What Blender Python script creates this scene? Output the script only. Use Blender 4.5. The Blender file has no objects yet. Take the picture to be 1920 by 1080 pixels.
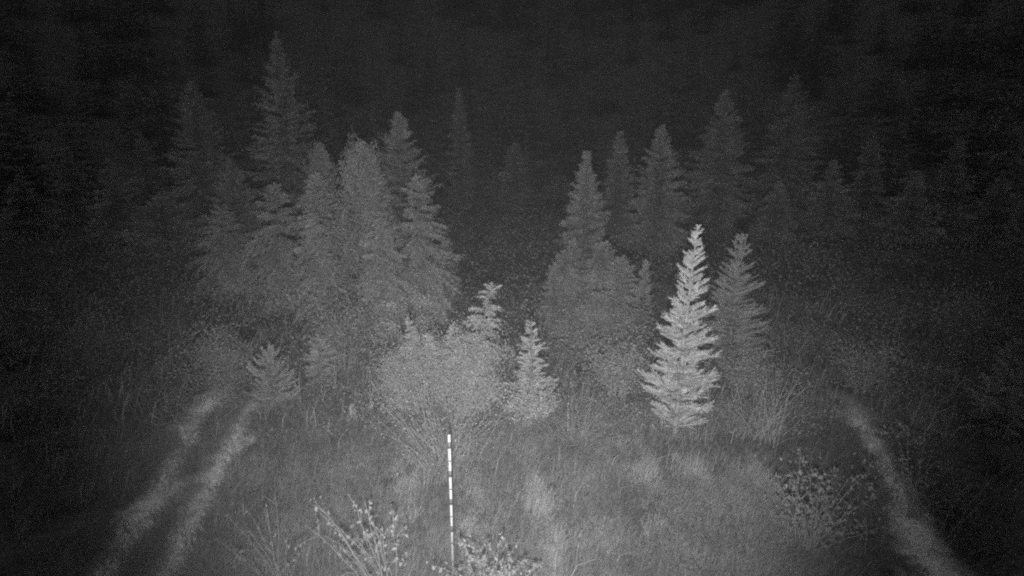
import bpy, math, random
import numpy as np

# ------------------------------------------------------------------ camera, world, lamp, exposure
scene = bpy.context.scene
CAM_Z, PITCH, FPX = 4.5, math.radians(15.0), 1144.0      # camera height, downward tilt, focal length in 1920-wide pixels
cam_data = bpy.data.cameras.new('camera')
cam_data.sensor_width = 36.0
cam_data.lens = 36.0 * FPX / 1920.0
cam_data.clip_start, cam_data.clip_end = 0.05, 2000.0
cam = bpy.data.objects.new('camera', cam_data)
scene.collection.objects.link(cam)
cam.location = (0, 0, CAM_Z)
cam.rotation_euler = (math.radians(90) - PITCH, 0, 0)
scene.camera = cam

world = bpy.data.worlds.new('World')
scene.world = world
world.use_nodes = True
wn, wl = world.node_tree.nodes, world.node_tree.links
wn.clear()
sky = wn.new('ShaderNodeTexSky')
sky.sky_type = 'NISHITA'
sky.sun_disc = False
sky.sun_elevation = math.radians(35)
sky.sun_rotation = math.radians(200)
tobw = wn.new('ShaderNodeRGBToBW')                        # the camera sees one near-infrared band only
bg = wn.new('ShaderNodeBackground')
bg.inputs['Strength'].default_value = 0.095
wo = wn.new('ShaderNodeOutputWorld')
wl.new(sky.outputs[0], tobw.inputs[0])
wl.new(tobw.outputs[0], bg.inputs['Color'])
wl.new(bg.outputs[0], wo.inputs['Surface'])

# the infrared illuminator mounted just below the webcam: the one lamp that lights the picture
lamp_data = bpy.data.lights.new('infrared_lamp', 'SPOT')
lamp_data.energy = 6400.0
lamp_data.spot_size = math.radians(82)
lamp_data.spot_blend = 1.0
lamp_data.shadow_soft_size = 0.06
lamp = bpy.data.objects.new('infrared_lamp', lamp_data)
scene.collection.objects.link(lamp)
lamp.location = (-0.04, -0.02, CAM_Z - 0.40)
lamp.rotation_euler = (math.radians(90 - 9.5), 0, math.radians(-0.8))

scene.view_settings.view_transform = 'Standard'
scene.view_settings.look = 'None'
scene.view_settings.exposure = 0.0
scene.view_settings.gamma = 1.0
scene.view_settings.use_curve_mapping = False
scene.cycles.use_denoising = False                        # keep the grain of a night picture
scene.cycles.use_adaptive_sampling = True
scene.cycles.adaptive_threshold = 0.03
scene.cycles.adaptive_min_samples = 24
scene.cycles.max_bounces = 4
scene.cycles.sample_clamp_direct = 1.2
scene.cycles.sample_clamp_indirect = 1.0
scene.cycles.filter_width = 2.2

# ------------------------------------------------------------------ helpers
col = scene.collection
SP, CP = math.sin(PITCH), math.cos(PITCH)

def ray(px, py):
    u, v = (px - 960) / FPX, (540 - py) / FPX
    return u, CP + v * SP, -SP + v * CP

def ground_at(px, py):
    a, b, c = ray(px, py)
    t = CAM_Z / -c
    return a * t, b * t

def at(px, py, Y):
    a, b, c = ray(px, py)
    return np.array((a * Y / b, Y, CAM_Z + c * Y / b))

def vnoise(x, y, seed=0):
    """smooth value noise, numpy arrays in, 0..1 out"""
    x, y = np.asarray(x, float), np.asarray(y, float)
    xi, yi = np.floor(x).astype(int), np.floor(y).astype(int)
    fx, fy = x - xi, y - yi
    fx, fy = fx * fx * (3 - 2 * fx), fy * fy * (3 - 2 * fy)
    def h(a, b):
        n = (a * 374761393 + b * 668265263 + seed * 982451653) & 0xffffffff
        n = ((n ^ (n >> 13)) * 1274126177) & 0xffffffff
        return ((n ^ (n >> 16)) & 0xffff) / 65535.0
    a, b, c, d = h(xi, yi), h(xi + 1, yi), h(xi, yi + 1), h(xi + 1, yi + 1)
    return (a * (1 - fx) + b * fx) * (1 - fy) + (c * (1 - fx) + d * fx) * fy

def ground_z(x, y):
    x, y = np.asarray(x, float), np.asarray(y, float)
    r = np.hypot(x, y - 8)
    s = np.clip((r - 38) / 132, 0, 1)
    hill = 52 * s * s * (3 - 2 * s) * (0.85 + 0.3 * vnoise(x / 60, y / 60, 3))
    near = 0.10 * (vnoise(x / 1.7, y / 1.7, 1) - .5) + 0.05 * (vnoise(x / .5, y / .5, 2) - .5)
    return hill + near

def gz(x, y):
    return float(ground_z(x, y))

class MB:
    """collects triangles and quads, then links them as ONE mesh object"""
    def __init__(self):
        self.v, self.t, self.q, self.n = [], [], [], 0
    def add(self, verts, tris=None, quads=None):
        verts = np.asarray(verts, float).reshape(-1, 3)
        if tris is not None and len(tris):
            self.t.append(np.asarray(tris).reshape(-1, 3) + self.n)
        if quads is not None and len(quads):
            self.q.append(np.asarray(quads).reshape(-1, 4) + self.n)
        self.v.append(verts)
        self.n += len(verts)
    def tube(self, pts, rad, sides=5):
        pts = np.asarray(pts, float)
        rad = np.asarray(rad, float) * np.ones(len(pts))
        d = np.gradient(pts, axis=0)
        d /= np.linalg.norm(d, axis=1)[:, None] + 1e-9
        ref = np.array((0.13, 0.97, 0.2)) if abs(d[0][1]) < .8 else np.array((1., 0.1, 0))
        a = np.cross(d, ref); a /= np.linalg.norm(a, axis=1)[:, None] + 1e-9
        b = np.cross(d, a)
        th = np.arange(sides) * 2 * math.pi / sides
        ring = (np.cos(th)[None, :, None] * a[:, None, :] + np.sin(th)[None, :, None] * b[:, None, :]) * rad[:, None, None] + pts[:, None, :]
        n = len(pts)
        i, j = np.meshgrid(np.arange(n - 1), np.arange(sides), indexing='ij')
        k = (j + 1) % sides
        q = np.stack((i * sides + j, i * sides + k, (i + 1) * sides + k, (i + 1) * sides + j), -1).reshape(-1, 4)
        self.add(ring.reshape(-1, 3), quads=q)
    def instances(self, tv, tt, pos, X, Yv, Z):
        """template verts tv (m,3), tris tt, placed n times with axis vectors (already scaled)"""
        n, m = len(pos), len(tv)
        V = pos[:, None, :] + tv[None, :, 0:1] * X[:, None, :] + tv[None, :, 1:2] * Yv[:, None, :] + tv[None, :, 2:3] * Z[:, None, :]
        T = tt[None, :, :] + (np.arange(n) * m)[:, None, None]
        self.add(V.reshape(-1, 3), tris=T.reshape(-1, 3))
    def mesh(self, name, mat, smooth=False):
        me = bpy.data.meshes.new(name)
        v = np.concatenate(self.v) if self.v else np.zeros((0, 3))
        t = np.concatenate(self.t) if self.t else np.zeros((0, 3), int)
        q = np.concatenate(self.q) if self.q else np.zeros((0, 4), int)
        me.vertices.add(len(v)); me.vertices.foreach_set('co', v.astype(np.float32).ravel())
        me.loops.add(t.size + q.size)
        me.loops.foreach_set('vertex_index', np.concatenate((t.ravel(), q.ravel())).astype(np.int32))
        me.polygons.add(len(t) + len(q))
        st = np.concatenate((np.arange(len(t)) * 3, t.size + np.arange(len(q)) * 4)).astype(np.int32)
        me.polygons.foreach_set('loop_start', st)
        if smooth:
            me.polygons.foreach_set('use_smooth', np.ones(len(st), bool))
        me.update(calc_edges=True)
        me.validate()
        me.materials.append(mat)
        return me
    def build(self, name, mat, parent=None, origin=None, smooth=False):
        if origin is not None:
            self.v = [x - np.asarray(origin, float) for x in self.v]
        o = bpy.data.objects.new(name, self.mesh(name, mat, smooth))
        col.objects.link(o)
        if parent is not None:
            o.parent = parent
        elif origin is not None:
            o.location = origin
        return o

def tag(o, label=None, cat=None, group=None, kind=None):
    for k, val in (('label', label), ('category', cat), ('group', group), ('kind', kind)):
        if val:
            o[k] = val
    return o

def empty(name, loc, label, cat, group=None):
    o = bpy.data.objects.new(name, None)
    o.empty_display_size = .1
    col.objects.link(o)
    o.location = [float(c) for c in loc]
    return tag(o, label, cat, group)

def norm(a):
    return a / (np.linalg.norm(a, axis=-1, keepdims=True) + 1e-9)

# ------------------------------------------------------------------ materials (near-infrared greys)
def material(name, base, vary=.25, scale=6.0, rough=.8, island=0.0, translucent=0.0, bump=0.0, coarse=0.0):
    m = bpy.data.materials.new(name)
    m.use_nodes = True
    n, l = m.node_tree.nodes, m.node_tree.links
    b = n['Principled BSDF']
    out = n['Material Output']
    b.inputs['Roughness'].default_value = rough
    b.inputs['Specular IOR Level'].default_value = .2
    tc = n.new('ShaderNodeTexCoord')
    nz = n.new('ShaderNodeTexNoise')
    nz.inputs['Scale'].default_value = scale
    nz.inputs['Detail'].default_value = 5
    l.new(tc.outputs['Object'], nz.inputs['Vector'])
    mr = n.new('ShaderNodeMapRange')
    mr.inputs['From Min'].default_value, mr.inputs['From Max'].default_value = .3, .7
    mr.inputs['To Min'].default_value, mr.inputs['To Max'].default_value = base * (1 - vary), base * (1 + vary)
    l.new(nz.outputs['Fac'], mr.inputs['Value'])
    val = mr.outputs[0]
    def mult(sock, lo, hi, src):
        r = n.new('ShaderNodeMapRange')
        r.inputs['To Min'].default_value, r.inputs['To Max'].default_value = lo, hi
        l.new(src, r.inputs['Value'])
        x = n.new('ShaderNodeMath'); x.operation = 'MULTIPLY'
        l.new(sock, x.inputs[0]); l.new(r.outputs[0], x.inputs[1])
        return x.outputs[0]
    if coarse:
        n2 = n.new('ShaderNodeTexNoise'); n2.inputs['Scale'].default_value = coarse; n2.inputs['Detail'].default_value = 3
        l.new(tc.outputs['Object'], n2.inputs['Vector'])
        val = mult(val, .3, 1.7, n2.outputs['Fac'])
    if island:
        g = n.new('ShaderNodeNewGeometry')
        val = mult(val, 1 - island, 1 + island, g.outputs['Random Per Island'])
    l.new(val, b.inputs['Base Color'])
    if bump:
        bp = n.new('ShaderNodeBump'); bp.inputs['Strength'].default_value = bump; bp.inputs['Distance'].default_value = .02
        l.new(nz.outputs['Fac'], bp.inputs['Height']); l.new(bp.outputs[0], b.inputs['Normal'])
    if translucent:
        tr = n.new('ShaderNodeBsdfTranslucent')
        l.new(val, tr.inputs['Color'])
        mx = n.new('ShaderNodeMixShader'); mx.inputs[0].default_value = translucent
        l.new(b.outputs[0], mx.inputs[1]); l.new(tr.outputs[0], mx.inputs[2])
        l.new(mx.outputs[0], out.inputs['Surface'])
    return m

M_SOIL = material('meadow_soil', .075, .5, 9, .95, bump=.6, coarse=.6)
M_HILL = material('forest_floor', .16, .3, .6, .95)
M_TRACK = material('pale_worn_track', .66, .45, 40, .95, bump=.5, coarse=1.1)
M_GRASS = material('dry_grass', .2, .2, 1.2, .8, island=.25, translucent=.25, coarse=.5)
M_WEED = material('dry_weed_stalk', .34, .2, 3, .8, island=.4, translucent=.2)
M_NEEDLE_PALE = material('pale_needles', .53, .15, 4, .6, island=.3, translucent=.2)
M_NEEDLE = material('needles', .34, .2, 2, .6, island=.35, translucent=.2)
M_NEEDLE_DIM = material('dark_needles', .42, .25, 1, .6, island=.35, translucent=.2)
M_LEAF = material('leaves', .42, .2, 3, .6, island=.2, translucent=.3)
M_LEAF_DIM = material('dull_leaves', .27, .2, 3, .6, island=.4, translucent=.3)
M_LEAF_NEAR = material('large_leaves', .25, .2, 12, .55, translucent=.3)
M_BARK = material('bark', .14, .35, 18, .9, bump=.5)
M_BARK_PALE = material('pale_bark', .22, .25, 20, .9)
M_SHOOT = material('pale_shoots', .3, .25, 20, .8)
M_TWIG = material('pale_twigs', .23, .25, 20, .8)
M_FAR = material('far_forest_needles', .21, .3, .3, .8, island=.4)
M_WHITE = material('white_stake_paint', .42, .12, 60, .6)
M_NUMERAL = material('grey_numeral_paint', .22, .1, 60, .6)
M_BLACK = material('dark_band_paint', .07, .1, 30, .5)

_n, _l = M_TRACK.node_tree.nodes, M_TRACK.node_tree.links
_b = _n['Principled BSDF']
_src = _b.inputs['Base Color'].links[0].from_socket
_at = _n.new('ShaderNodeAttribute'); _at.attribute_name = 'wear'
_mx = _n.new('ShaderNodeMix'); _mx.data_type = 'FLOAT'
_mx.inputs[2].default_value = .085
_l.new(_at.outputs['Fac'], _mx.inputs[0]); _l.new(_src, _mx.inputs[3]); _l.new(_mx.outputs[0], _b.inputs['Base Color'])

# ------------------------------------------------------------------ ground and hillside
def grid_axis(n, half, c=0.0):
    t = np.linspace(-1, 1, n)
    return c + half * (0.06 * t + 0.94 * np.sign(t) * np.abs(t) ** 3.2)

gx, gy = grid_axis(240, 420), grid_axis(240, 420, 8.0)
GX, GY = np.meshgrid(gx, gy, indexing='ij')
GZ = ground_z(GX, GY)
V = np.stack((GX, GY, GZ), -1).reshape(-1, 3)
n = len(gx)
I, J = np.meshgrid(np.arange(n - 1), np.arange(n - 1), indexing='ij')
Q = np.stack((I * n + J, (I + 1) * n + J, (I + 1) * n + J + 1, I * n + J + 1), -1).reshape(-1, 4)
cen = V[Q].mean(1)
near_mask = np.hypot(cen[:, 0], cen[:, 1] - 8) < 40
for nm, mask, mt in (('ground', near_mask, M_SOIL), ('hillside', ~near_mask, M_HILL)):
    q = Q[mask]
    used, inv = np.unique(q, return_inverse=True)
    mb = MB(); mb.add(V[used], quads=inv.reshape(-1, 4))
    tag(mb.build(nm, mt, smooth=True), kind='structure')

# worn pale strips running away through the meadow, as ground polylines (pixel control points fall on the flat ground)
TRACKS = [([(130, 1200), (205, 1075), (300, 925), (365, 800), (425, 700), (470, 630)], .235),
          ([(270, 1180), (330, 1050), (385, 930), (432, 830), (490, 740), (540, 660)], .225),
          ([(1790, 1130), (1720, 990), (1660, 880), (1615, 800), (1570, 720)], .24)]
FAINT = [([(1150, 1180), (1112, 1000), (1075, 850)], .20), ([(1300, 1110), (1235, 960), (1165, 830)], .22),
         ([(690, 1090), (740, 940), (780, 840)], .22), ([(1420, 1080), (1440, 960), (1400, 880)], .18),
         ([(880, 1180), (890, 1000), (900, 830)], .15), ([(1035, 1180), (1020, 1010), (1000, 840)], .13), ([(1375, 1090), (1340, 970), (1290, 870)], .15), ([(590, 1010), (640, 910), (690, 840)], .16)]
NT = 150
def track_line(pts):
    g = np.array([ground_at(*p) for p in pts])
    t = np.linspace(0, len(g) - 1, NT)
    out = np.stack([np.interp(t, np.arange(len(g)), g[:, k]) for k in (0, 1)], -1)
    ker = np.ones(25) / 25
    sm = np.stack([np.convolve(np.pad(out[:, k], 12, mode='edge'), ker, 'valid') for k in (0, 1)], -1)
    return sm
LINES = [(track_line(p), w, True) for p, w in TRACKS] + [(track_line(p), w, False) for p, w in FAINT]
TRACK_NAMES = ['path', 'path', 'path']
for k, (ln, w, strong) in enumerate(LINES):
    if not strong:                                          # the faint ones are only drifts of paler grass, grown below
        continue
    d = norm(np.gradient(ln, axis=0)); nrm = np.stack((-d[:, 1], d[:, 0]), -1)
    cols = 13
    rows, wear = [], []
    along = np.linspace(0, 1, NT)
    fade = np.clip((1 - along) / .3, 0, 1) * (1 if strong else np.clip(along / .12, 0, 1))
    for c in range(cols):
        sd = (c / (cols - 1) - .5) * 2
        wob = .35 * (vnoise(along * 14, along * 0 + .3, 5 + k) - .5)
        p = ln + nrm * ((sd * 1.9 + wob) * w)[:, None]
        rows.append(np.column_stack((p, ground_z(p[:, 0], p[:, 1]) + .012 - .007 * abs(sd))))
        blot = .55 * vnoise(p[:, 0] / .16, p[:, 1] / .22, 61) + .45 * vnoise(p[:, 0] / .06, p[:, 1] / .06, 62)
        wear.append(np.clip(1.25 - 1.5 * abs(sd) + (1.3 if strong else 3.0) * (blot - .5), 0, 1) * fade * (1.0 if strong else .3))
    R = np.stack(rows, 1)
    mb = MB()
    I, J = np.meshgrid(np.arange(NT - 1), np.arange(cols - 1), indexing='ij')
    q = np.stack((I * cols + J, I * cols + J + 1, (I + 1) * cols + J + 1, (I + 1) * cols + J), -1).reshape(-1, 4)
    mb.add(R.reshape(-1, 3), quads=q)
    o = mb.build('path', M_TRACK, smooth=True)
    at_ = o.data.attributes.new('wear', 'FLOAT', 'POINT')
    at_.data.foreach_set('value', np.stack(wear, 1).astype(np.float32).ravel())
    tag(o, kind='structure')

def track_factor(x, y):
    """1 far from any strip, near 0 in the middle of a strong one"""
    f = np.ones(len(x))
    for ln, w, strong in LINES:
        dmin = np.full(len(x), 9.0)
        for a in ln[::4]:
            dmin = np.minimum(dmin, np.hypot(x - a[0], y - a[1]))
        e = np.clip((dmin + .10 * (vnoise(x * 6, y * 6, 91) - .5) - w * .25) / (w * 1.2), 0, 1)
        f *= (.2 + .8 * e) if strong else (.95 + .05 * e)
    return f

# ------------------------------------------------------------------ grass and weeds
rng = np.random.default_rng(7)
HOLES = [(*ground_at(1015, 935), .42), (*ground_at(985, 960), .35), (*ground_at(1205, 985), .4), (*ground_at(765, 905), .5),
         (*ground_at(850, 930), .4), (*ground_at(1070, 1010), .25), (*ground_at(1255, 860), .2), (*ground_at(960, 990), .25)]
def drift(ln, w, count, seed):
    """pale dry blades growing densely along a ground line"""
    r = np.random.default_rng(seed)
    t = r.uniform(0, len(ln) - 1.01, count); i = t.astype(int)
    p = ln[i] + (ln[i + 1] - ln[i]) * (t - i)[:, None] + r.normal(0, w, (count, 2))
    keep = r.random(count) < np.clip(1.6 * vnoise(p[:, 0] / .2, p[:, 1] / .3, seed) - .2, .05, 1)
    p = p[keep]; m = len(p)
    h = r.uniform(.06, .24, m); az = r.uniform(0, 6.283, m); lean = r.uniform(.2, 1.2, m)
    dv = np.stack((np.cos(az), np.sin(az)), -1)
    side = np.stack((-np.sin(az + .6), np.cos(az + .6), np.zeros(m)), -1) * .0032
    p0 = np.column_stack((p, ground_z(p[:, 0], p[:, 1]) - .01))
    p1 = p0 + np.concatenate((dv * (h * lean * .9)[:, None], (h * (1 - .3 * lean))[:, None]), 1)
    return np.stack((p0 - side, p0 + side, p1), 1).reshape(-1, 3), np.arange(m * 3).reshape(-1, 3)

def grass_field(count, ymin, ymax, hmin, hmax, width, seed, use_holes=True, clump=1.0, thr=.32):
    r = np.random.default_rng(seed)
    y = np.sqrt(r.uniform(ymin ** 2, ymax ** 2, count))
    x = r.uniform(-.95, .95, count) * y
    f = track_factor(x, y)
    nz = .6 * vnoise(x / .9, y / .9, seed + 11) + .4 * vnoise(x / .28, y / .28, seed + 12)
    keep = f * np.clip((nz - thr) / .18 + .1, .06, 1)
    if use_holes:
        for hx, hy, hr in HOLES:
            d = np.hypot((x - hx), (y - hy) * .8) / hr + .5 * (vnoise(x * 5, y * 5, 77) - .5)
            keep *= np.clip((d - .5) / .5, .07, 1)
    k = r.random(count) < keep
    x, y, f, nz = x[k], y[k], f[k], nz[k]
    m = len(x)
    h = (hmin + (hmax - hmin) * r.random(m) ** 1.7) * (.45 + .55 * f) * (.6 + .8 * nz)
    az = r.uniform(0, 2 * math.pi, m)
    lean = r.uniform(.15, 1.35, m)
    dirv = np.stack((np.cos(az), np.sin(az)), -1)
    side = np.stack((-np.sin(az + .6), np.cos(az + .6), np.zeros(m)), -1) * (width * r.uniform(.5, 1.3, m))[:, None]
    p0 = np.stack((x, y, ground_z(x, y) - .01), -1)
    p1 = p0 + np.concatenate((dirv * (h * .35 * lean)[:, None], (h * .62)[:, None]), 1)
    p2 = p0 + np.concatenate((dirv * (h * (.35 + .75 * lean) * .9)[:, None], (h * (1.0 - .28 * lean))[:, None]), 1)
    verts = np.stack((p0 - side, p0 + side, p1 - side * .8, p1 + side * .8, p2), 1).reshape(-1, 3)
    b = np.arange(m)[:, None] * 5
    tris = np.stack((b + [0, 1, 3], b + [0, 3, 2], b + [2, 3, 4]), 1).reshape(-1, 3)
    return verts, tris

mb = MB()
mb.add(*grass_field(330000, 4.0, 9.0, .05, .30, .003, 1))
mb.add(*grass_field(95000, 8.5, 17.0, .08, .30, .005, 2))
tag(mb.build('grass', M_GRASS), kind='stuff')
mb = MB()
mb.add(*grass_field(4000, 4.2, 11.0, .25, .5, .003, 3, clump=.5, thr=.42))
mb.add(*grass_field(3500, 8.0, 15.0, .3, .8, .005, 4, use_holes=False, thr=.38))
for k, (ln, w, strong) in enumerate(LINES):
    if not strong:
        mb.add(*drift(ln, w * .75, 11000, 60 + k))
tag(mb.build('tall_weeds', M_WEED), kind='stuff')

# ------------------------------------------------------------------ conifers
def spray_template(n, seed):
    r = np.random.default_rng(seed)
    v, t = [], []
    for k in range(n):
        s = 1 if k % 2 else -1
        x = (k + .5) / n * .95
        bw = .55 / n
        tip = (x + .10 + .06 * r.random(), s * (1 - .35 * x) * r.uniform(.6, 1.1), r.uniform(-.3, .75))
        b = len(v)
        v += [(x - bw, 0, 0), (x + bw, 0, 0.02), tip]
        t.append((b, b + 1, b + 2))
    b = len(v)
    v += [(.85, -.18, 0), (.85, .18, 0), (1.12, 0, .15)]
    t.append((b, b + 1, b + 2))
    return np.array(v, float), np.array(t)

T_FINE = spray_template(30, 1)
T_MID = spray_template(16, 2)
T_FAR = spray_template(9, 3)

# ------------------------------------------------------------------ far forest on the hillside, one mass
def far_tree(seed):
    """a whole conifer of height 1 as loose boughs"""
    r = np.random.default_rng(seed)
    mb = MB(); P, X, Yv, Z = [], [], [], []
    tv, tt = spray_template(7, seed)
    rad = r.uniform(.13, .20); pw = r.uniform(.6, .9)
    for w in range(17):
        s = .05 + .93 * w / 17
        nb = 7 if s < .75 else 5
        a0 = r.uniform(0, 6.28)
        for k in range(nb):
            L = rad * (1 - s) ** pw * r.uniform(.7, 1.2) + .02
            az = a0 + k * 6.283 / nb + r.normal(0, .25)
            d = norm(np.array((math.cos(az), math.sin(az), -.25 + .9 * max(0, s - .5) + r.normal(0, .15))))
            sd = np.array((-math.sin(az), math.cos(az), r.normal(0, .2)))
            u = np.cross(d, sd)
            P.append((0, 0, s)); X.append(d * L); Yv.append(sd * L * .42); Z.append(u * L * .3)
    mb.instances(tv, tt, np.array(P), np.array(X), np.array(Yv), np.array(Z))
    return np.concatenate(mb.v), np.concatenate(mb.t)
FAR_T = [far_tree(900 + k) for k in range(6)]
r = np.random.default_rng(31)
mb = MB()
cnt = 620
ys = 32 + 128 * r.random(cnt) ** 1.25; xs = r.uniform(-1.1, 1.1, cnt) * (ys + 8)
pick = r.integers(0, 6, cnt)
for k in range(6):
    m = pick == k
    x, y = xs[m], ys[m]
    h = (4.2 + 7.5 * r.random(m.sum()) ** .8) * (.8 + .25 * np.clip((y - 26) / 40, 0, 1.4)); a = r.uniform(0, 6.28, m.sum())
    wd = h * r.uniform(.9, 1.4, m.sum())
    pos = np.stack((x, y, ground_z(x, y) - .1), -1)
    o = np.zeros_like(a)
    mb.instances(FAR_T[k][0], FAR_T[k][1], pos, np.stack((np.cos(a), np.sin(a), o), -1) * wd[:, None],
                 np.stack((-np.sin(a), np.cos(a), o), -1) * wd[:, None], np.stack((o, o, np.ones_like(a)), -1) * h[:, None])
tag(mb.build('far_forest', M_FAR), kind='stuff')

def conifer(name, label, top, Y, half_px, mat, seed, tmpl=T_FAR, whorls=24, per=6, power=.8, z_low=.08, droop=.0, upturn=.25,
            group=None, twigs=10, spray_w=.05, leaders=1, lean=0.0, nod=0.0, gaps=None, base_px=None, twig_len=.36, cat='tree', trunk_r=.014, rise=.5, jit=.35, bark=None):
    """top: pixel of the leader; Y: metres away; half_px: half width of the crown in pixels at that distance"""
    r = np.random.default_rng(seed)
    tip = at(top[0], top[1], Y)
    bx = tip[0] - lean * tip[2]
    if base_px is not None:
        bx = at(base_px, 540, Y)[0]
    z0 = gz(bx, Y)
    base = np.array((bx, Y, z0))
    H = tip[2] - z0
    R = half_px / FPX * Y
    root = empty(name, base, label, cat, group)
    off = np.array((tip[0] - bx, 0, 0))
    axis = lambda s: np.array((off[0] * s ** 1.3, 0, H * s)) if nod == 0 else np.array((off[0] * s ** 1.3 + nod * max(0, s - .8) ** 2 * 8, 0, H * s - abs(nod) * max(0, s - .8) ** 2 * 5))
    tr = MB()
    S = np.linspace(0, 1, 14)
    pts = np.array([axis(s) for s in S]); pts[0, 2] -= .08
    pts[1:-1, :2] += r.normal(0, .004 * H ** .5, (12, 2))
    tr.tube(pts, (1 - S) * H * trunk_r + .006, 8)
    top_z = 1.0
    if leaders == 2:                                        # a forked top with two upright leaders
        for sx in (-1, 1):
            q = np.array([axis(.80) + (0, 0, 0), axis(.84) + (sx * .055, 0, 0), axis(.92) + (sx * .085, 0, 0), axis(1.0) + (sx * .085, 0, 0)])
            tr.tube(q, np.array((.014, .012, .009, .004)), 6)
        pts = pts[:12]
    tr.build('trunk', bark or M_BARK, root, smooth=True)
    cr = MB()
    P, X, Yv, Z = [], [], [], []
    def twig(p, d, length, width, up=np.array((0, 0, 1.))):
        d = d / (np.linalg.norm(d) + 1e-9)
        s = np.cross(up, d); ns = np.linalg.norm(s)
        s = s / ns if ns > 1e-3 else np.array((1., 0, 0))
        roll = r.normal(0, .45)
        u = np.cross(d, s)
        s, u = s * math.cos(roll) + u * math.sin(roll), u * math.cos(roll) - s * math.sin(roll)
        P.append(p); X.append(d * length); Yv.append(s * width); Z.append(u * width)
    for w in range(whorls):
        s = z_low + (1 - z_low) * ((w + .1) / whorls) ** .92
        a0 = r.uniform(0, 6.28)
        nb = per + int(r.integers(-1, 2))
        prof = (1 - (s - z_low) / (1 - z_low)) ** power
        if s < z_low + .12:
            prof *= .55 + .45 * (s - z_low) / .12
        if gaps and any(a < s < b for a, b in gaps):
            prof *= .18; nb = 3
        for k in range(nb):
            L = (R * prof + .012 * H) * r.uniform(.62, 1.14)
            if L < .03:
                continue
            az = a0 + k * 2 * math.pi / nb + r.normal(0, .22)
            el = math.radians(8 + 30 * max(0, s - .45) / .55 * rise * 2) - droop * (1 - s) + r.normal(0, .10)
            p0 = axis(min(1, s + r.normal(0, jit / whorls)))
            out = np.array((math.cos(az), math.sin(az), 0))
            m = 6
            tt = np.linspace(0, 1, m)
            zz = L * (np.sin(el) * tt - (.22 + droop * .4) * tt ** 2 * (1 - .7 * s) + upturn * tt ** 3)
            bp = p0[None] + out[None] * (L * tt * math.cos(el))[:, None]
            bp[:, 2] += zz
            cr.tube(bp, np.linspace(.011, .003, m) * (.35 + .2 * H ** .5) * min(1, .35 + L), 4)
            sw = min(1, .38 + .9 * L / R)
            nt = max(4, int(twigs * (.45 + .55 * prof)))
            for q in range(nt):
                f = .03 + .97 * (q + r.random() * .8) / nt
                f = min(f, .985)
                idx = f * (m - 1); i0 = int(idx); fr = idx - i0
                p = bp[i0] * (1 - fr) + bp[i0 + 1] * fr
                d = bp[i0 + 1] - bp[i0]; d /= np.linalg.norm(d) + 1e-9
                sd = np.cross(d, (0, 0, 1.)); sd /= np.linalg.norm(sd) + 1e-9
                sg = 1 if q % 2 else -1
                dd = d * .75 + sd * sg * r.uniform(.4, .85) + np.array((0, 0, r.normal(.02, .14) - droop * .7))
                ln = L * twig_len * (1.05 - .65 * f) * r.uniform(.7, 1.2) + .02 * H ** .5
                twig(p, dd, ln, spray_w * sw * r.uniform(.7, 1.2))
            for i0 in range(1, m - 1):
                twig(bp[i0], bp[i0 + 1] - bp[i0], np.linalg.norm(bp[i0 + 1] - bp[i0]) * 1.35, spray_w * sw)
    # leader tufts
    tops = [axis(.93) + np.array((sx * .085, 0, 0)) for sx in (-1, 1)] if leaders == 2 else [axis(.93)]
    for tp in tops:
        twig(tp, axis(1.) - axis(.93) + 1e-6, np.linalg.norm(axis(1.) - axis(.93)) * 1.08, spray_w * .3)
        for k in range(5):
            az = r.uniform(0, 6.28)
            twig(tp + np.array((0, 0, H * .02 * r.random())), np.array((math.cos(az), math.sin(az), 1.3)), .022 * H, spray_w * .35)
    tv, ttri = tmpl
    cr.instances(tv, ttri, np.array(P), np.array(X), np.array(Yv), np.array(Z))
    cr.build('crown', mat, root)
    return root

# ------------------------------------------------------------------ leafy plants
LEAF_V = np.array([(0, 0, 0), (.35, -.28, .06), (.35, .28, .06), (1, 0, -.05)])
LEAF_T = np.array([(0, 1, 2), (1, 3, 2)])

def scatter_leaves(mb, pts, n, size, r, spread, hang=.35):
    w = r.random(len(pts)) ** 4 + .02                     # some shoots carry far more leaves than others
    k = r.choice(len(pts), n, p=w / w.sum())
    p = np.asarray(pts)[k] + r.normal(0, spread, (n, 3))
    d = norm(r.normal(0, 1, (n, 3)) + np.array((0, 0, -hang)))
    s = norm(np.cross(d, r.normal(0, 1, (n, 3))))
    u = np.cross(d, s)
    ln = (size * r.uniform(.6, 1.35, n))[:, None]
    mb.instances(LEAF_V, LEAF_T, p, d * ln, s * ln, u * ln)

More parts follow.
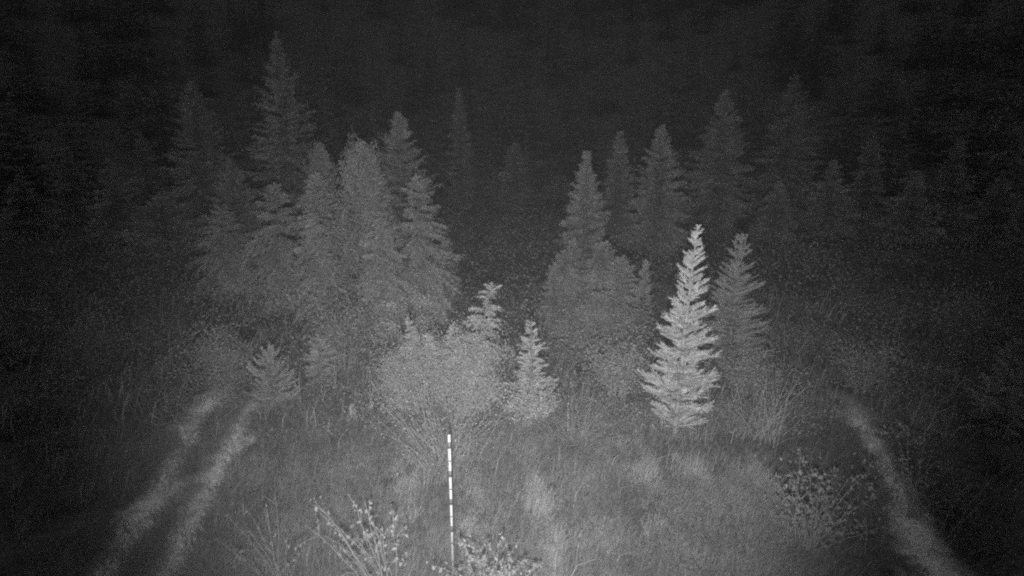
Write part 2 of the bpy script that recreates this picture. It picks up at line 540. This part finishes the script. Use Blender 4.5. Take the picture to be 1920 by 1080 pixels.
def bushy(name, label, base, H, spread, seed, mat, stems=10, leaves=4000, size=.04, fan=.6, cat='shrub', group=None, twig_mat=None,
          leaf_from=.35, puff=.10, stem_r=.010, twigs=6, flop=0.0, aim=None, hang=.35):
    """stems fan out from the base and carry clumps of leaves; parts: stems and crown"""
    r = np.random.default_rng(seed)
    z0 = gz(*base)
    root = empty(name, (base[0], base[1], z0), label, cat, group)
    st, cr = MB(), MB()
    spots = []
    for k in range(stems):
        az = r.uniform(0, 6.28)
        lean = fan * r.uniform(.15, 1.0)
        h = H * r.uniform(.55, 1.05) * (1 - .25 * lean) * (.62 + .5 * float(vnoise(az * 1.3, k % 3 * .4, seed)))
        out = np.array((math.cos(az), math.sin(az) * .7, 0)) * spread * lean
        if aim is not None:
            out = out + np.array((aim * h, 0, 0))
        b0 = np.array((r.normal(0, .06), r.normal(0, .06), -.04)) * (1 + spread)
        t = np.linspace(0, 1, 9)
        p = b0[None] + out[None] * (t ** 1.25)[:, None]
        p[:, 2] += h * t - flop * h * t ** 3
        p[1:] += np.cumsum(np.cumsum(r.normal(0, .007 * H, (8, 3)), 0), 0) * .6
        st.tube(p, np.linspace(stem_r, stem_r * .25, 9), 5)
        for q in range(twigs):
            f = r.uniform(leaf_from, .98)
            i0 = min(7, int(f * 8))
            pa = p[i0] + (p[i0 + 1] - p[i0]) * (f * 8 - i0)
            d = norm(r.normal(0, 1, 3) * (1, 1, .6) + np.array((0, 0, .55)) + norm(out + 1e-6) * .4)
            L = H * r.uniform(.10, .24)
            tp = np.array([pa, pa + d * L * .5, pa + d * L + np.array((0, 0, -.12 * L))])
            st.tube(tp, np.array((stem_r * .45, stem_r * .3, stem_r * .15)), 4)
            spots += [tp[1], tp[2], tp[2], (tp[1] + tp[2]) / 2]
        for f in np.linspace(leaf_from, 1, 5):
            spots.append(p[min(8, int(f * 8))])
    scatter_leaves(cr, spots, leaves, size, r, puff * H ** .5, hang)
    st.build('stems' if stems > 1 else 'trunk', twig_mat or M_TWIG, root)
    cr.build('crown', mat, root)
    return root

def leafy_tree(name, label, top, Y, half_px, seed, mat, leaves=22000, size=.07, group=None, low=.1, limbs=26, crown_pow=.6, hang=1.6, puff=.05):
    r = np.random.default_rng(seed)
    tip = at(top[0], top[1], Y)
    z0 = gz(tip[0], Y); H = tip[2] - z0; R = half_px / FPX * Y
    root = empty(name, (tip[0], Y, z0), label, 'tree', group)
    tr, cr, spots = MB(), MB(), []
    S = np.linspace(0, 1, 12)
    pts = np.stack((r.normal(0, .03, 12) * H * .3, r.normal(0, .03, 12) * H * .3, H * S * .99), -1); pts[0] = (0, 0, -.08)
    tr.tube(pts, (1 - S) * H * .016 + .008, 8)
    for k in range(limbs):
        s = low + (1 - low) * (k + .5) / limbs
        L = R * max(.08, math.sin(math.pi * min(1, (s * .82 + .18))) ** crown_pow * (1 - .35 * s)) * r.uniform(.45, 1.2)
        az = k * 2.4 + r.normal(0, .4)
        p0 = np.array([np.interp(s, S, pts[:, j]) for j in range(3)])
        out = np.array((math.cos(az), math.sin(az), 0))
        t = np.linspace(0, 1, 6)
        p = p0[None] + out[None] * (L * t)[:, None]
        p[:, 2] += L * (.55 * t - .35 * t ** 2.5)
        tr.tube(p, np.linspace(.012, .004, 6) * H ** .5, 5)
        for q in range(9):
            f = r.uniform(.25, 1)
            pa = np.array([np.interp(f, t, p[:, j]) for j in range(3)])
            pb = pa + r.normal(0, .16 * R, 3) + np.array((0, 0, -.10 * R))
            tr.tube(np.array([pa, (pa + pb) / 2 + (0, 0, .03), pb]), np.array((.006, .004, .002)) * H ** .5, 4)
            for u in np.linspace(0, 1, 7):                     # a hanging strand of leaves
                spots.append(pb + np.array((r.normal(0, .03), r.normal(0, .03), -u * R * r.uniform(.2, .5))))
            spots.append((pa + pb) / 2)
    scatter_leaves(cr, spots, leaves, size, r, puff, hang)
    tr.build('trunk', M_BARK, root, smooth=True)
    cr.build('crown', mat, root)
    return root

# young conifers standing in the meadow
conifer('spruce_tree', 'bright pale young spruce with layered upturned branches, the most brightly lit tree', (1307, 430), 8.15, 79, M_NEEDLE_PALE, 101,
        T_FINE, whorls=20, per=7, power=.80, z_low=.05, droop=-.20, upturn=.16, twigs=22, spray_w=.036, twig_len=.44, jit=.32, bark=M_BARK_PALE, base_px=1286, trunk_r=.012)
conifer('spruce_tree', 'young spruce with two upright leaders at its top, close behind the bright spruce', (1390, 440), 10.3, 76, M_NEEDLE, 102,
        T_FINE, whorls=17, per=8, power=.68, z_low=.06, droop=-.05, upturn=.2, twigs=18, spray_w=.036, twig_len=.44, leaders=2, jit=.15, gaps=[(.77, .83)])
conifer('fir_tree', 'small pale fir with flat tiers of branches, beside the big pale shrub', (997, 596), 8.9, 58, M_NEEDLE_PALE, 103,
        T_FINE, whorls=11, per=7, power=.72, z_low=.05, droop=.02, upturn=.12, twigs=14, spray_w=.032, rise=.2, jit=.08)
conifer('hemlock_tree', 'slender young conifer with a nodding tip rising out of the pale shrub', (922, 528), 9.6, 50, M_NEEDLE_PALE, 104,
        T_MID, whorls=14, per=5, power=.5, z_low=.35, droop=.55, upturn=.0, twigs=11, spray_w=.045, base_px=880, nod=.10)
for tp, Y, hp, sd, bp, nd, lb in (
        ((768, 596), 9.4, 20, 111, 778, -.05, 'small nodding conifer tip, first from the left above the pale thicket'),
        ((803, 622), 9.2, 17, 112, 812, -.04, 'shortest nodding conifer tip in the dip of the pale thicket'),
        ((846, 610), 9.3, 22, 113, 838, .05, 'small conifer tip leaning right, between the dip of the thicket and the tall nodding conifer')):
    conifer('hemlock_sapling', lb, tp, Y, hp, M_NEEDLE_PALE, sd, T_MID, whorls=15, per=5, power=.45, z_low=.45, droop=.5, upturn=.05, twigs=8, spray_w=.035, base_px=bp, nod=nd,
            group='nodding conifer tips above the thicket')
conifer('spruce_tree', 'short dull spruce with wide spreading arms at the end of the left pale tracks', (505, 658), 8.9, 62, M_NEEDLE, 105,
        T_FINE, whorls=13, per=6, power=.55, z_low=.12, droop=.0, upturn=.4, twigs=13, spray_w=.04, gaps=[(.36, .46)])
conifer('conifer_sapling', 'thin dim conifer sapling between the short left spruce and the pale shrub', (597, 632), 10.2, 42, M_NEEDLE_DIM, 106,
        T_MID, whorls=12, per=5, power=.45, z_low=.1, droop=.2, upturn=.2, twigs=10, spray_w=.045)
conifer('conifer_sapling', 'knee high conifer sapling at the left foot of the pale shrub', (660, 752), 8.6, 15, M_NEEDLE_PALE, 107,
        T_MID, whorls=8, per=5, power=.8, z_low=.05, twigs=7, spray_w=.03)
conifer('spruce_tree', 'narrow small conifer spire just left of the bright spruce', (1211, 490), 12.4, 26, M_NEEDLE, 108,
        T_MID, whorls=22, per=6, power=.5, z_low=.05, droop=.12, twigs=9, spray_w=.05)
conifer('hemlock_tree', 'soft bushy conifer with drooping boughs next to the narrow conifer spire', (1166, 486), 12.9, 52, M_NEEDLE_DIM, 109,
        T_MID, whorls=24, per=6, power=.4, z_low=.05, droop=.4, upturn=.05, twigs=10, spray_w=.06)

# the taller trees at the edge of the dark forest
FG = 'tall conifers along the forest edge'
tall = [
    ('spruce_tree', 'tallest dim spruce with a sharp spire, top left of the forest edge', (516, 62), 23, 108, .95, 201),
    ('spruce_tree', 'very dim broad conifer left of the tallest spruce', (357, 150), 25, 100, .9, 202),
    ('fir_tree', 'broad dim fir with ragged right edge behind the bushy leaning tree', (745, 212), 17.5, 112, .85, 203),
    ('spruce_tree', 'faint thin spire far back above the nodding conifer', (860, 165), 33, 32, .7, 204),
    ('spruce_tree', 'faint slim spruce in the dark gap at the middle of the forest', (965, 268), 33, 42, .7, 205),
    ('fir_tree', 'slender grey fir at the right side of the dark middle gap', (1101, 284), 16, 68, .85, 206),
    ('spruce_tree', 'faint spruce behind and right of the slender grey fir', (1163, 248), 25, 42, .7, 207),
    ('spruce_tree', 'dim spruce rising behind the narrow small spire', (1241, 235), 22, 82, .85, 208),
    ('spruce_tree', 'dim broad spruce high above the spruce with two leaders', (1361, 172), 26, 88, .85, 209),
    ('spruce_tree', 'barely visible conifer, the farthest right spire of the forest edge', (1492, 138), 31, 80, .85, 210),
    ('spruce_tree', 'dim conifer half hidden between the tallest spruce and the bushy tree', (430, 300), 19, 85, .85, 211),
    ('fir_tree', 'dim fir filling the forest edge at the left, above the dull grey bush', (300, 370), 22, 95, .85, 212),
    ('spruce_tree', 'dim conifer behind the right shoulder of the two leader spruce', (1462, 340), 24, 46, .85, 213),
]
for nm, lb, top, Y, hp, pw, sd in tall:
    conifer(nm, lb, top, Y, hp, M_NEEDLE_DIM if Y > 20 else M_NEEDLE, sd, T_FAR, whorls=30, per=7, power=pw, z_low=.04, droop=.30, upturn=.26,
            group=FG, twigs=16, spray_w=.16, twig_len=.44)
conifer('cedar_sapling', 'slim brighter column of foliage in front of the slender grey fir', (1076, 448), 14, 24, M_NEEDLE, 221,
        T_MID, whorls=26, per=6, power=.35, z_low=.03, droop=.5, twigs=8, spray_w=.06)
conifer('cedar_sapling', 'pale rounded column of foliage at the left foot of the slender grey fir', (1040, 500), 13, 26, M_NEEDLE, 222,
        T_MID, whorls=26, per=6, power=.3, z_low=.03, droop=.5, twigs=8, spray_w=.06)
conifer('cedar_sapling', 'pale rounded column at the right foot of the broad ragged fir', (835, 455), 15, 30, M_NEEDLE, 223,
        T_MID, whorls=24, per=6, power=.3, z_low=.03, droop=.5, twigs=8, spray_w=.06)
fill = [
    ('fir_tree', 'leafy looking fir low in the left forest mass above the thin sapling', (590, 320), 13.6, 72, 235, M_NEEDLE_DIM),
    ('fir_tree', 'ragged fir in the left forest mass straight above the big pale shrub', (782, 335), 14.2, 76, 236, M_NEEDLE_DIM),
    ('fir_tree', 'dim drooping fir at the outer left of the forest mass above the short left spruce', (515, 350), 15, 84, 237, M_NEEDLE_DIM),
    ('fir_tree', 'soft fir at the foot of the slender grey fir, left side', (1060, 470), 13.6, 56, 238, M_NEEDLE),
    ('fir_tree', 'soft fir between the slender grey fir and the drooping bushy conifer', (1130, 455), 14.2, 66, 239, M_NEEDLE_DIM),
    ('fir_tree', 'dull fir low in the forest mass between the bushy tree and the broad ragged fir', (712, 400), 12.6, 66, 240, M_NEEDLE_DIM),
    ('fir_tree', 'nearly dark fir on the forest edge above the dull grey bush', (415, 390), 16, 80, 241, M_NEEDLE_DIM),
]
for nm, lb, top, Y, hp, sd, mt in fill:
    conifer(nm, lb, top, Y, hp * 1.2, mt, sd, T_MID, whorls=24, per=6, power=.62, z_low=.03, droop=.75, upturn=.1, group=FG, twigs=13, spray_w=.085, twig_len=.42, jit=.5)
dark = [(35, 330, 19), (120, 270, 22), (205, 300, 18), (262, 250, 24), (1565, 300, 19), (1640, 250, 23), (1720, 320, 18),
        (1800, 260, 22), (1880, 330, 18), (1500, 300, 27), (1290, 330, 27), (1050, 330, 29), (910, 330, 27), (700, 190, 30), (610, 180, 31)]
for k, (px, py, Y) in enumerate(dark):
    conifer('spruce_tree', 'nearly invisible dark conifer standing among others in the unlit forest', (px, py), Y * 1.3, 1150 / Y, M_NEEDLE_DIM, 500 + k, T_FAR, whorls=20, per=6, power=.85,
            z_low=.04, droop=.3, upturn=.25, group='nearly invisible conifers in the unlit forest', twigs=9, spray_w=.22, twig_len=.5)
leafy_tree('birch_tree', 'bushy leaning tree with hanging foliage, brightest of the left forest edge', (672, 262), 13, 92, 231, M_LEAF_DIM, 52000, .036, limbs=40)
leafy_tree('birch_tree', 'dim leafy tree between the tallest spruce and the bushy leaning tree', (600, 270), 15.5, 62, 232, M_LEAF_DIM, 36000, .04)
leafy_tree('alder_tree', 'low leafy tree filling the gap below the dark middle of the forest', (1120, 560), 12, 85, 234, M_LEAF_DIM, 36000, .034)

# ------------------------------------------------------------------ tangled undergrowth at the forest edge
r = np.random.default_rng(17)
m = 150000
y = 8.2 + 21 * r.random(m) ** 1.3; x = r.uniform(-.95, .95, m) * (y + 2)
d = .55 * vnoise(x / 1.3, y / 1.3, 41) + .45 * vnoise(x / .45, y / .45, 42)
hmax = np.clip((d - .3) * 2.2, 0.03, 1) * np.clip((y - 7.5) / 4, .2, 1.5) * 1.1
keep = track_factor(x, y) > .6
x, y, hmax = x[keep], y[keep], hmax[keep]
z = ground_z(x, y) + hmax * r.random(len(x)) ** .8
p = np.stack((x, y, z), -1)
d = norm(r.normal(0, 1, (len(x), 3)) + np.array((0, 0, .2))); sd = norm(np.cross(d, r.normal(0, 1, (len(x), 3)))); u = np.cross(d, sd)
ln = (.045 * r.uniform(.6, 1.5, len(x)) * (.7 + y / 25))[:, None]
mb = MB(); mb.instances(LEAF_V, LEAF_T, p, d * ln, sd * ln * .8, u * ln)
tag(mb.build('undergrowth', M_LEAF_DIM), kind='stuff')

# shrubs of the middle distance
def gbase(px, py):
    return ground_at(px, py)
def at_y(px, Y):
    return at(px, 600, Y)[0], Y
for px, py, Y, sp, nst, nlf, sd, lb in (
        (768, 590, 9.3, .30, 24, 7500, 301, 'tallest shoot clump of the pale thicket, with a single ragged peak'),
        (722, 650, 9.2, .36, 22, 6500, 313, 'pale leafy shrub on the outer left flank of the thicket'),
        (808, 632, 9.0, .30, 20, 6000, 314, 'pale leafy shrub in the dip of the thicket, above the snow stake'),
        (848, 606, 9.2, .30, 24, 7500, 315, 'pale leafy shrub of the thicket just left of the nodding conifer'),
        (740, 715, 8.8, .38, 18, 4500, 316, 'low pale shrub at the front left of the thicket'),
        (868, 700, 8.7, .28, 16, 4500, 317, 'low pale shrub at the front right of the thicket with bright leaf clumps')):
    hh = float(at(px, py, Y)[2])
    bushy('willow_shrub', lb, at_y(px + (830 - px) * .25, Y), hh * 1.3, sp, sd, M_LEAF, stems=nst, leaves=int(nlf * .85), size=.023, fan=.9, puff=.042, leaf_from=.3, stem_r=.004,
          twigs=7, twig_mat=M_SHOOT, aim=float((at(px, 600, Y)[0] - at_y(px + (830 - px) * .25, Y)[0]) / hh), group='pale shrubs of the middle thicket', hang=-.4)
bushy('willow_shrub', 'pale leafy shrub wrapped round the foot of the nodding conifer', at_y(900, 9.0), 1.7, .6, 302, M_LEAF, stems=30, leaves=14000, size=.025, puff=.04, leaf_from=.25, stem_r=.0055, twigs=8)
bushy('willow_shrub', 'low pale shrub at the foot of the small tiered fir', at_y(985, 8.6), .78, .6, 303, M_LEAF, stems=18, leaves=4500, size=.034, puff=.07)
bushy('bare_shrub', 'bare many stemmed shrub fanning out behind the snow stake', gbase(830, 880), 1.95, 1.15, 304, M_LEAF, stems=70, leaves=900, size=.024, fan=1.0, stem_r=.003, twigs=4, flop=.03, twig_mat=M_SHOOT)
bushy('bare_shrub', 'bare twiggy shrub to the right of the fanning shrub', gbase(1075, 840), 1.2, .9, 305, M_LEAF_DIM, stems=50, leaves=1200, size=.02, fan=.9, stem_r=.004, twigs=3, flop=.05)
bushy('bare_shrub', 'sparse upright reeds and twigs right of the bright spruce', gbase(1440, 830), 1.35, 1.0, 306, M_LEAF_DIM, twig_mat=M_SHOOT, stems=42, leaves=200, size=.028, fan=.8, stem_r=.0052, twigs=2, aim=.18)
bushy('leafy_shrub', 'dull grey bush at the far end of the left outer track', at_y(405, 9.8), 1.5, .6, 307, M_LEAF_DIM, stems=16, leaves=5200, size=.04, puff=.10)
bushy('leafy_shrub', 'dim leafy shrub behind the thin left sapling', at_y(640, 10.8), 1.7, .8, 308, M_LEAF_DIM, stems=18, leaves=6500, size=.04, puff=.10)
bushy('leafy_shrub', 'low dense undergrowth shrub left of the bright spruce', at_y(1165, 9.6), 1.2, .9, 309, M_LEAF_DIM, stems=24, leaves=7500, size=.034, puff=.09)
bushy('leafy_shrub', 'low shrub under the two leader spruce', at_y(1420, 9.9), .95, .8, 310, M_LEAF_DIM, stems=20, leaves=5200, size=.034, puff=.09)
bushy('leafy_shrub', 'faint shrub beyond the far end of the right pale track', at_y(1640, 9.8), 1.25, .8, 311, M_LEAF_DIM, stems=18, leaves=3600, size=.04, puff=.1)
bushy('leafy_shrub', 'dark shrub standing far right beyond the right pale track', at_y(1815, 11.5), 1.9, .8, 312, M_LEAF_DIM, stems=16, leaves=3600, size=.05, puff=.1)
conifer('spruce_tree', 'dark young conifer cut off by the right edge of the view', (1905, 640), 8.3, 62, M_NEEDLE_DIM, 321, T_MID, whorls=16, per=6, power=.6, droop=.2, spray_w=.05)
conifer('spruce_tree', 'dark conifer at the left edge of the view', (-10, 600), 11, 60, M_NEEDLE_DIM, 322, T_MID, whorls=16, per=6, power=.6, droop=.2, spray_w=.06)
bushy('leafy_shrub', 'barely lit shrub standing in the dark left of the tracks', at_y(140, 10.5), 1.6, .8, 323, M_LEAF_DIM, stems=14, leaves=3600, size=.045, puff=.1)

# ------------------------------------------------------------------ snow stake
def box(mb, c, s, bev=.0):
    x, y, z = np.array(s) / 2
    b = min(bev, x * .9, y * .9)
    ring = np.array([(x - b, -y), (x, -y + b), (x, y - b), (x - b, y), (-x + b, y), (-x, y - b), (-x, -y + b), (-x + b, -y)]) if b else \
        np.array([(x, -y), (x, y), (-x, y), (-x, -y)])
    k = len(ring)
    lo = np.column_stack((ring, np.full(k, -z))); hi = np.column_stack((ring, np.full(k, z)))
    v = np.vstack((lo, hi, [[0, 0, -z]], [[0, 0, z]])) + np.array(c)
    q = [(i, (i + 1) % k, (i + 1) % k + k, i + k) for i in range(k)]
    t = [(2 * k, (i + 1) % k, i) for i in range(k)] + [(2 * k + 1, i + k, (i + 1) % k + k) for i in range(k)]
    mb.add(v, tris=t, quads=q)

SY = 5.2
top = at(842, 815, SY)
sx0 = top[0]
FT = .3048
stake_top = top[2]
z_base = gz(sx0, SY)
stake = empty('snow_stake', (sx0, SY, z_base), 'white snow measuring stake with dark numbered foot bands standing in the grass', 'snow stake')
mb = MB(); box(mb, (0, 0, (stake_top - z_base) / 2 - .1), (.023, .023, stake_top - z_base + .2), .005)
mb.build('pole', M_WHITE, stake)
for k, num in enumerate('5432'):
    zb = stake_top - z_base - .108 - FT * k
    mb = MB(); box(mb, (0, 0, 0), (.0255, .0255, .068), .005)
    band = mb.build('number_band', M_BLACK, stake); band.location = (0, 0, zb)
    cu = bpy.data.curves.new('numeral', 'FONT'); cu.body = num; cu.size = .030; cu.align_x = 'CENTER'; cu.align_y = 'CENTER'; cu.extrude = .0006
    tmp = bpy.data.objects.new('numeral_source', cu); col.objects.link(tmp)
    bpy.context.view_layer.update()
    me = bpy.data.meshes.new_from_object(tmp.evaluated_get(bpy.context.evaluated_depsgraph_get()))
    bpy.data.objects.remove(tmp)
    me.materials.clear(); me.materials.append(M_NUMERAL)
    dg = bpy.data.objects.new('numeral', me); col.objects.link(dg); dg.parent = band
    dg.location = (0, -.0135, 0); dg.rotation_euler = (math.pi / 2, 0, 0)
    mb = MB(); box(mb, (0, 0, 0), (.025, .025, .011), .005)
    ln = mb.build('half_foot_line', M_BLACK, stake); ln.location = (0, 0, zb - FT * .5 - .012)

# ------------------------------------------------------------------ foreground shrubs: every stem and every leaf its own piece
leaf_meshes = []
r = np.random.default_rng(5)
for k in range(4):
    w, c = r.uniform(.26, .38), r.uniform(-.12, .12)
    v = [(0, 0, 0), (.25, -w * .8, .05), (.25, w * .8, .05), (.25, 0, -.02), (.6, -w, .03 + c), (.6, w, .03 + c), (.6, 0, -.06 + c), (1, 0, -.16 + c)]
    t = [(0, 1, 3), (0, 3, 2), (3, 1, 4), (3, 4, 6), (2, 3, 6), (2, 6, 5), (6, 4, 7), (5, 6, 7)]
    mb = MB(); mb.add(v, tris=t)
    leaf_meshes.append(mb.mesh('leaf', M_LEAF_NEAR))

from mathutils import Matrix, Vector
def tip_shrub(name, label, base, Y, tips, seed, leaf=.04, per_tip=5, down=.05, stem_r=.0045, side=3, cat='shrub', clump=.05, start=.62, group=None, extra=0):
    """stems rise from one foot to the given shoot ends; leaves hang along the outer part of each stem"""
    r = np.random.default_rng(seed)
    z0 = gz(*base)
    root = empty(name, (base[0], base[1], z0), label, cat, group)
    b = np.array((base[0], base[1], z0)); spots = []
    for (px, py) in tips:
        yy = Y + r.normal(0, .12)
        tip = at(px, py, yy) - b
        f0 = np.array((r.normal(0, .05), r.normal(0, .05), -.03))
        t = np.linspace(0, 1, 9)
        mid = f0 * .45 + tip * .55 + np.array((-tip[0] * .22, r.normal(0, .04), .10 * tip[2]))
        p = ((1 - t) ** 2)[:, None] * f0 + (2 * t * (1 - t))[:, None] * mid + (t ** 2)[:, None] * tip
        p[1:-1] += r.normal(0, .008, (7, 3))
        mb = MB(); mb.tube(p, np.linspace(stem_r, stem_r * .28, 9), 6)
        ends = [(p, start)]
        for q in range(side):
            i0 = int(r.integers(3, 8))
            d = norm(norm(p[i0 + 1] - p[i0]) + r.normal(0, .55, 3))
            L = r.uniform(.10, .24)
            tp = np.array([p[i0], p[i0] + d * L * .55, p[i0] + d * L + (0, 0, -.02)])
            mb.tube(tp, np.array((stem_r * .45, stem_r * .32, stem_r * .2)), 5)
            ends.append((tp, .4))
        spots += [q for pl, s0 in ends for q in pl[int(len(pl) * s0):]]
        st = mb.build('stem', M_TWIG, root)
        nl = [per_tip] + [max(1, per_tip // 2)] * side
        for (pl, s0), cnt in zip(ends, nl):
            for q in range(cnt):
                f = s0 + (1 - s0) * (q + r.random()) / cnt
                x = f * (len(pl) - 1); i0 = min(len(pl) - 2, int(x))
                pos = pl[i0] + (pl[i0 + 1] - pl[i0]) * (x - i0)
                d = norm(np.array((r.normal(0, .7), r.normal(-.1, .6), -r.uniform(.2, 1.1))))
                s = norm(np.cross(d, r.normal(0, 1, 3))); u = np.cross(d, s)
                ln = leaf * r.uniform(.6, 1.25)
                o = bpy.data.objects.new('leaf', leaf_meshes[int(r.integers(0, 4))]); col.objects.link(o)
                o.parent = st
                Mx = Matrix((d, s, u)).transposed() * ln
                M4 = Mx.to_4x4(); M4.translation = Vector(pos)
                o.matrix_local = M4
    if extra:
        mb = MB(); scatter_leaves(mb, spots, extra, leaf * .75, r, clump, .8)
        tag(mb.build('foliage', M_LEAF_NEAR, root), kind='stuff')
    return root

tip_shrub('leafy_shrub', 'near thin stemmed shrub with a few hanging leaves, left of the snow stake', (at(705, 600, 4.55)[0], 4.55), 4.65,
          [(652, 926), (684, 942), (600, 962), (632, 985), (735, 955), (748, 990), (572, 985), (610, 1005), (692, 975), (716, 985), (590, 940), (668, 1010)], 401, .036, 6, side=4, extra=70)
tip_shrub('bare_shrub', 'near twiggy half bare shrub at the lower left beside the inner track', (at(480, 600, 4.7)[0], 4.7), 4.8,
          [(515, 925), (497, 950), (455, 948), (424, 965), (540, 990), (470, 1000), (400, 1010), (560, 1030), (440, 1030)], 402, .034, 3, side=4, stem_r=.0038)
tip_shrub('leafy_shrub', 'near dense leafy shrub at the foot of the snow stake, bottom of the view', (at(900, 600, 4.5)[0], 4.5), 4.6,
          [(868, 1020), (893, 1030), (915, 1018), (942, 1006), (975, 1012), (932, 1034), (960, 1040), (900, 1050), (878, 1046), (925, 1060), (950, 1064), (985, 1050), (845, 1062), (1012, 1058), (860, 1074), (905, 1074)],
          403, .038, 8, side=3, start=.6, extra=420, clump=.045)
tip_shrub('leafy_shrub', 'rounded bush full of small pale leaves left of the right pale track', (at(1575, 600, 5.7)[0], 5.7), 5.9,
          [(1455, 905), (1480, 880), (1500, 840), (1520, 870), (1545, 880), (1575, 872), (1600, 890), (1625, 885), (1470, 935), (1500, 930), (1535, 925), (1565, 930), (1600, 935),
           (1640, 935), (1490, 975), (1520, 985), (1555, 975), (1590, 985), (1625, 975), (1645, 990), (1510, 1010), (1560, 1020), (1610, 1020)],
          404, .050, 6, side=3, start=.5, extra=1300, clump=.085)
tip_shrub('leafy_shrub', 'dim airy bush with scattered leaves to the right of the right pale track', (at(1770, 600, 6.3)[0], 6.3), 6.5,
          [(1670, 795), (1700, 800), (1735, 815), (1765, 860), (1800, 900), (1750, 900), (1720, 870), (1780, 935), (1810, 940), (1745, 945), (1690, 840), (1715, 910)],
          405, .046, 6, side=3, start=.5, extra=420, clump=.08)
tip_shrub('tall_weed', 'lone thin arching weed stalk in the dark lower right corner', (at(1850, 600, 5.6)[0], 5.6), 5.7,
          [(1905, 860), (1900, 900), (1850, 875)], 406, .03, 2, side=1, stem_r=.004, cat='weed')

# ------------------------------------------------------------------ thin night mist, lit by the lamp
mb = MB(); box(mb, (0, 0, 0), (900, 900, 92))
hz = mb.build('haze', M_FAR)
hz.location = (0, 0, 44.8)
hm = bpy.data.materials.new('night_mist'); hm.use_nodes = True
hn, hl = hm.node_tree.nodes, hm.node_tree.links
hn.clear()
pv = hn.new('ShaderNodeVolumePrincipled')
pv.inputs['Color'].default_value = (.9, .9, .9, 1)
pv.inputs['Density'].default_value = .0108
pv.inputs['Anisotropy'].default_value = .8
ho = hn.new('ShaderNodeOutputMaterial'); hl.new(pv.outputs[0], ho.inputs['Volume'])
hz.data.materials.clear(); hz.data.materials.append(hm)
tag(hz, kind='stuff')
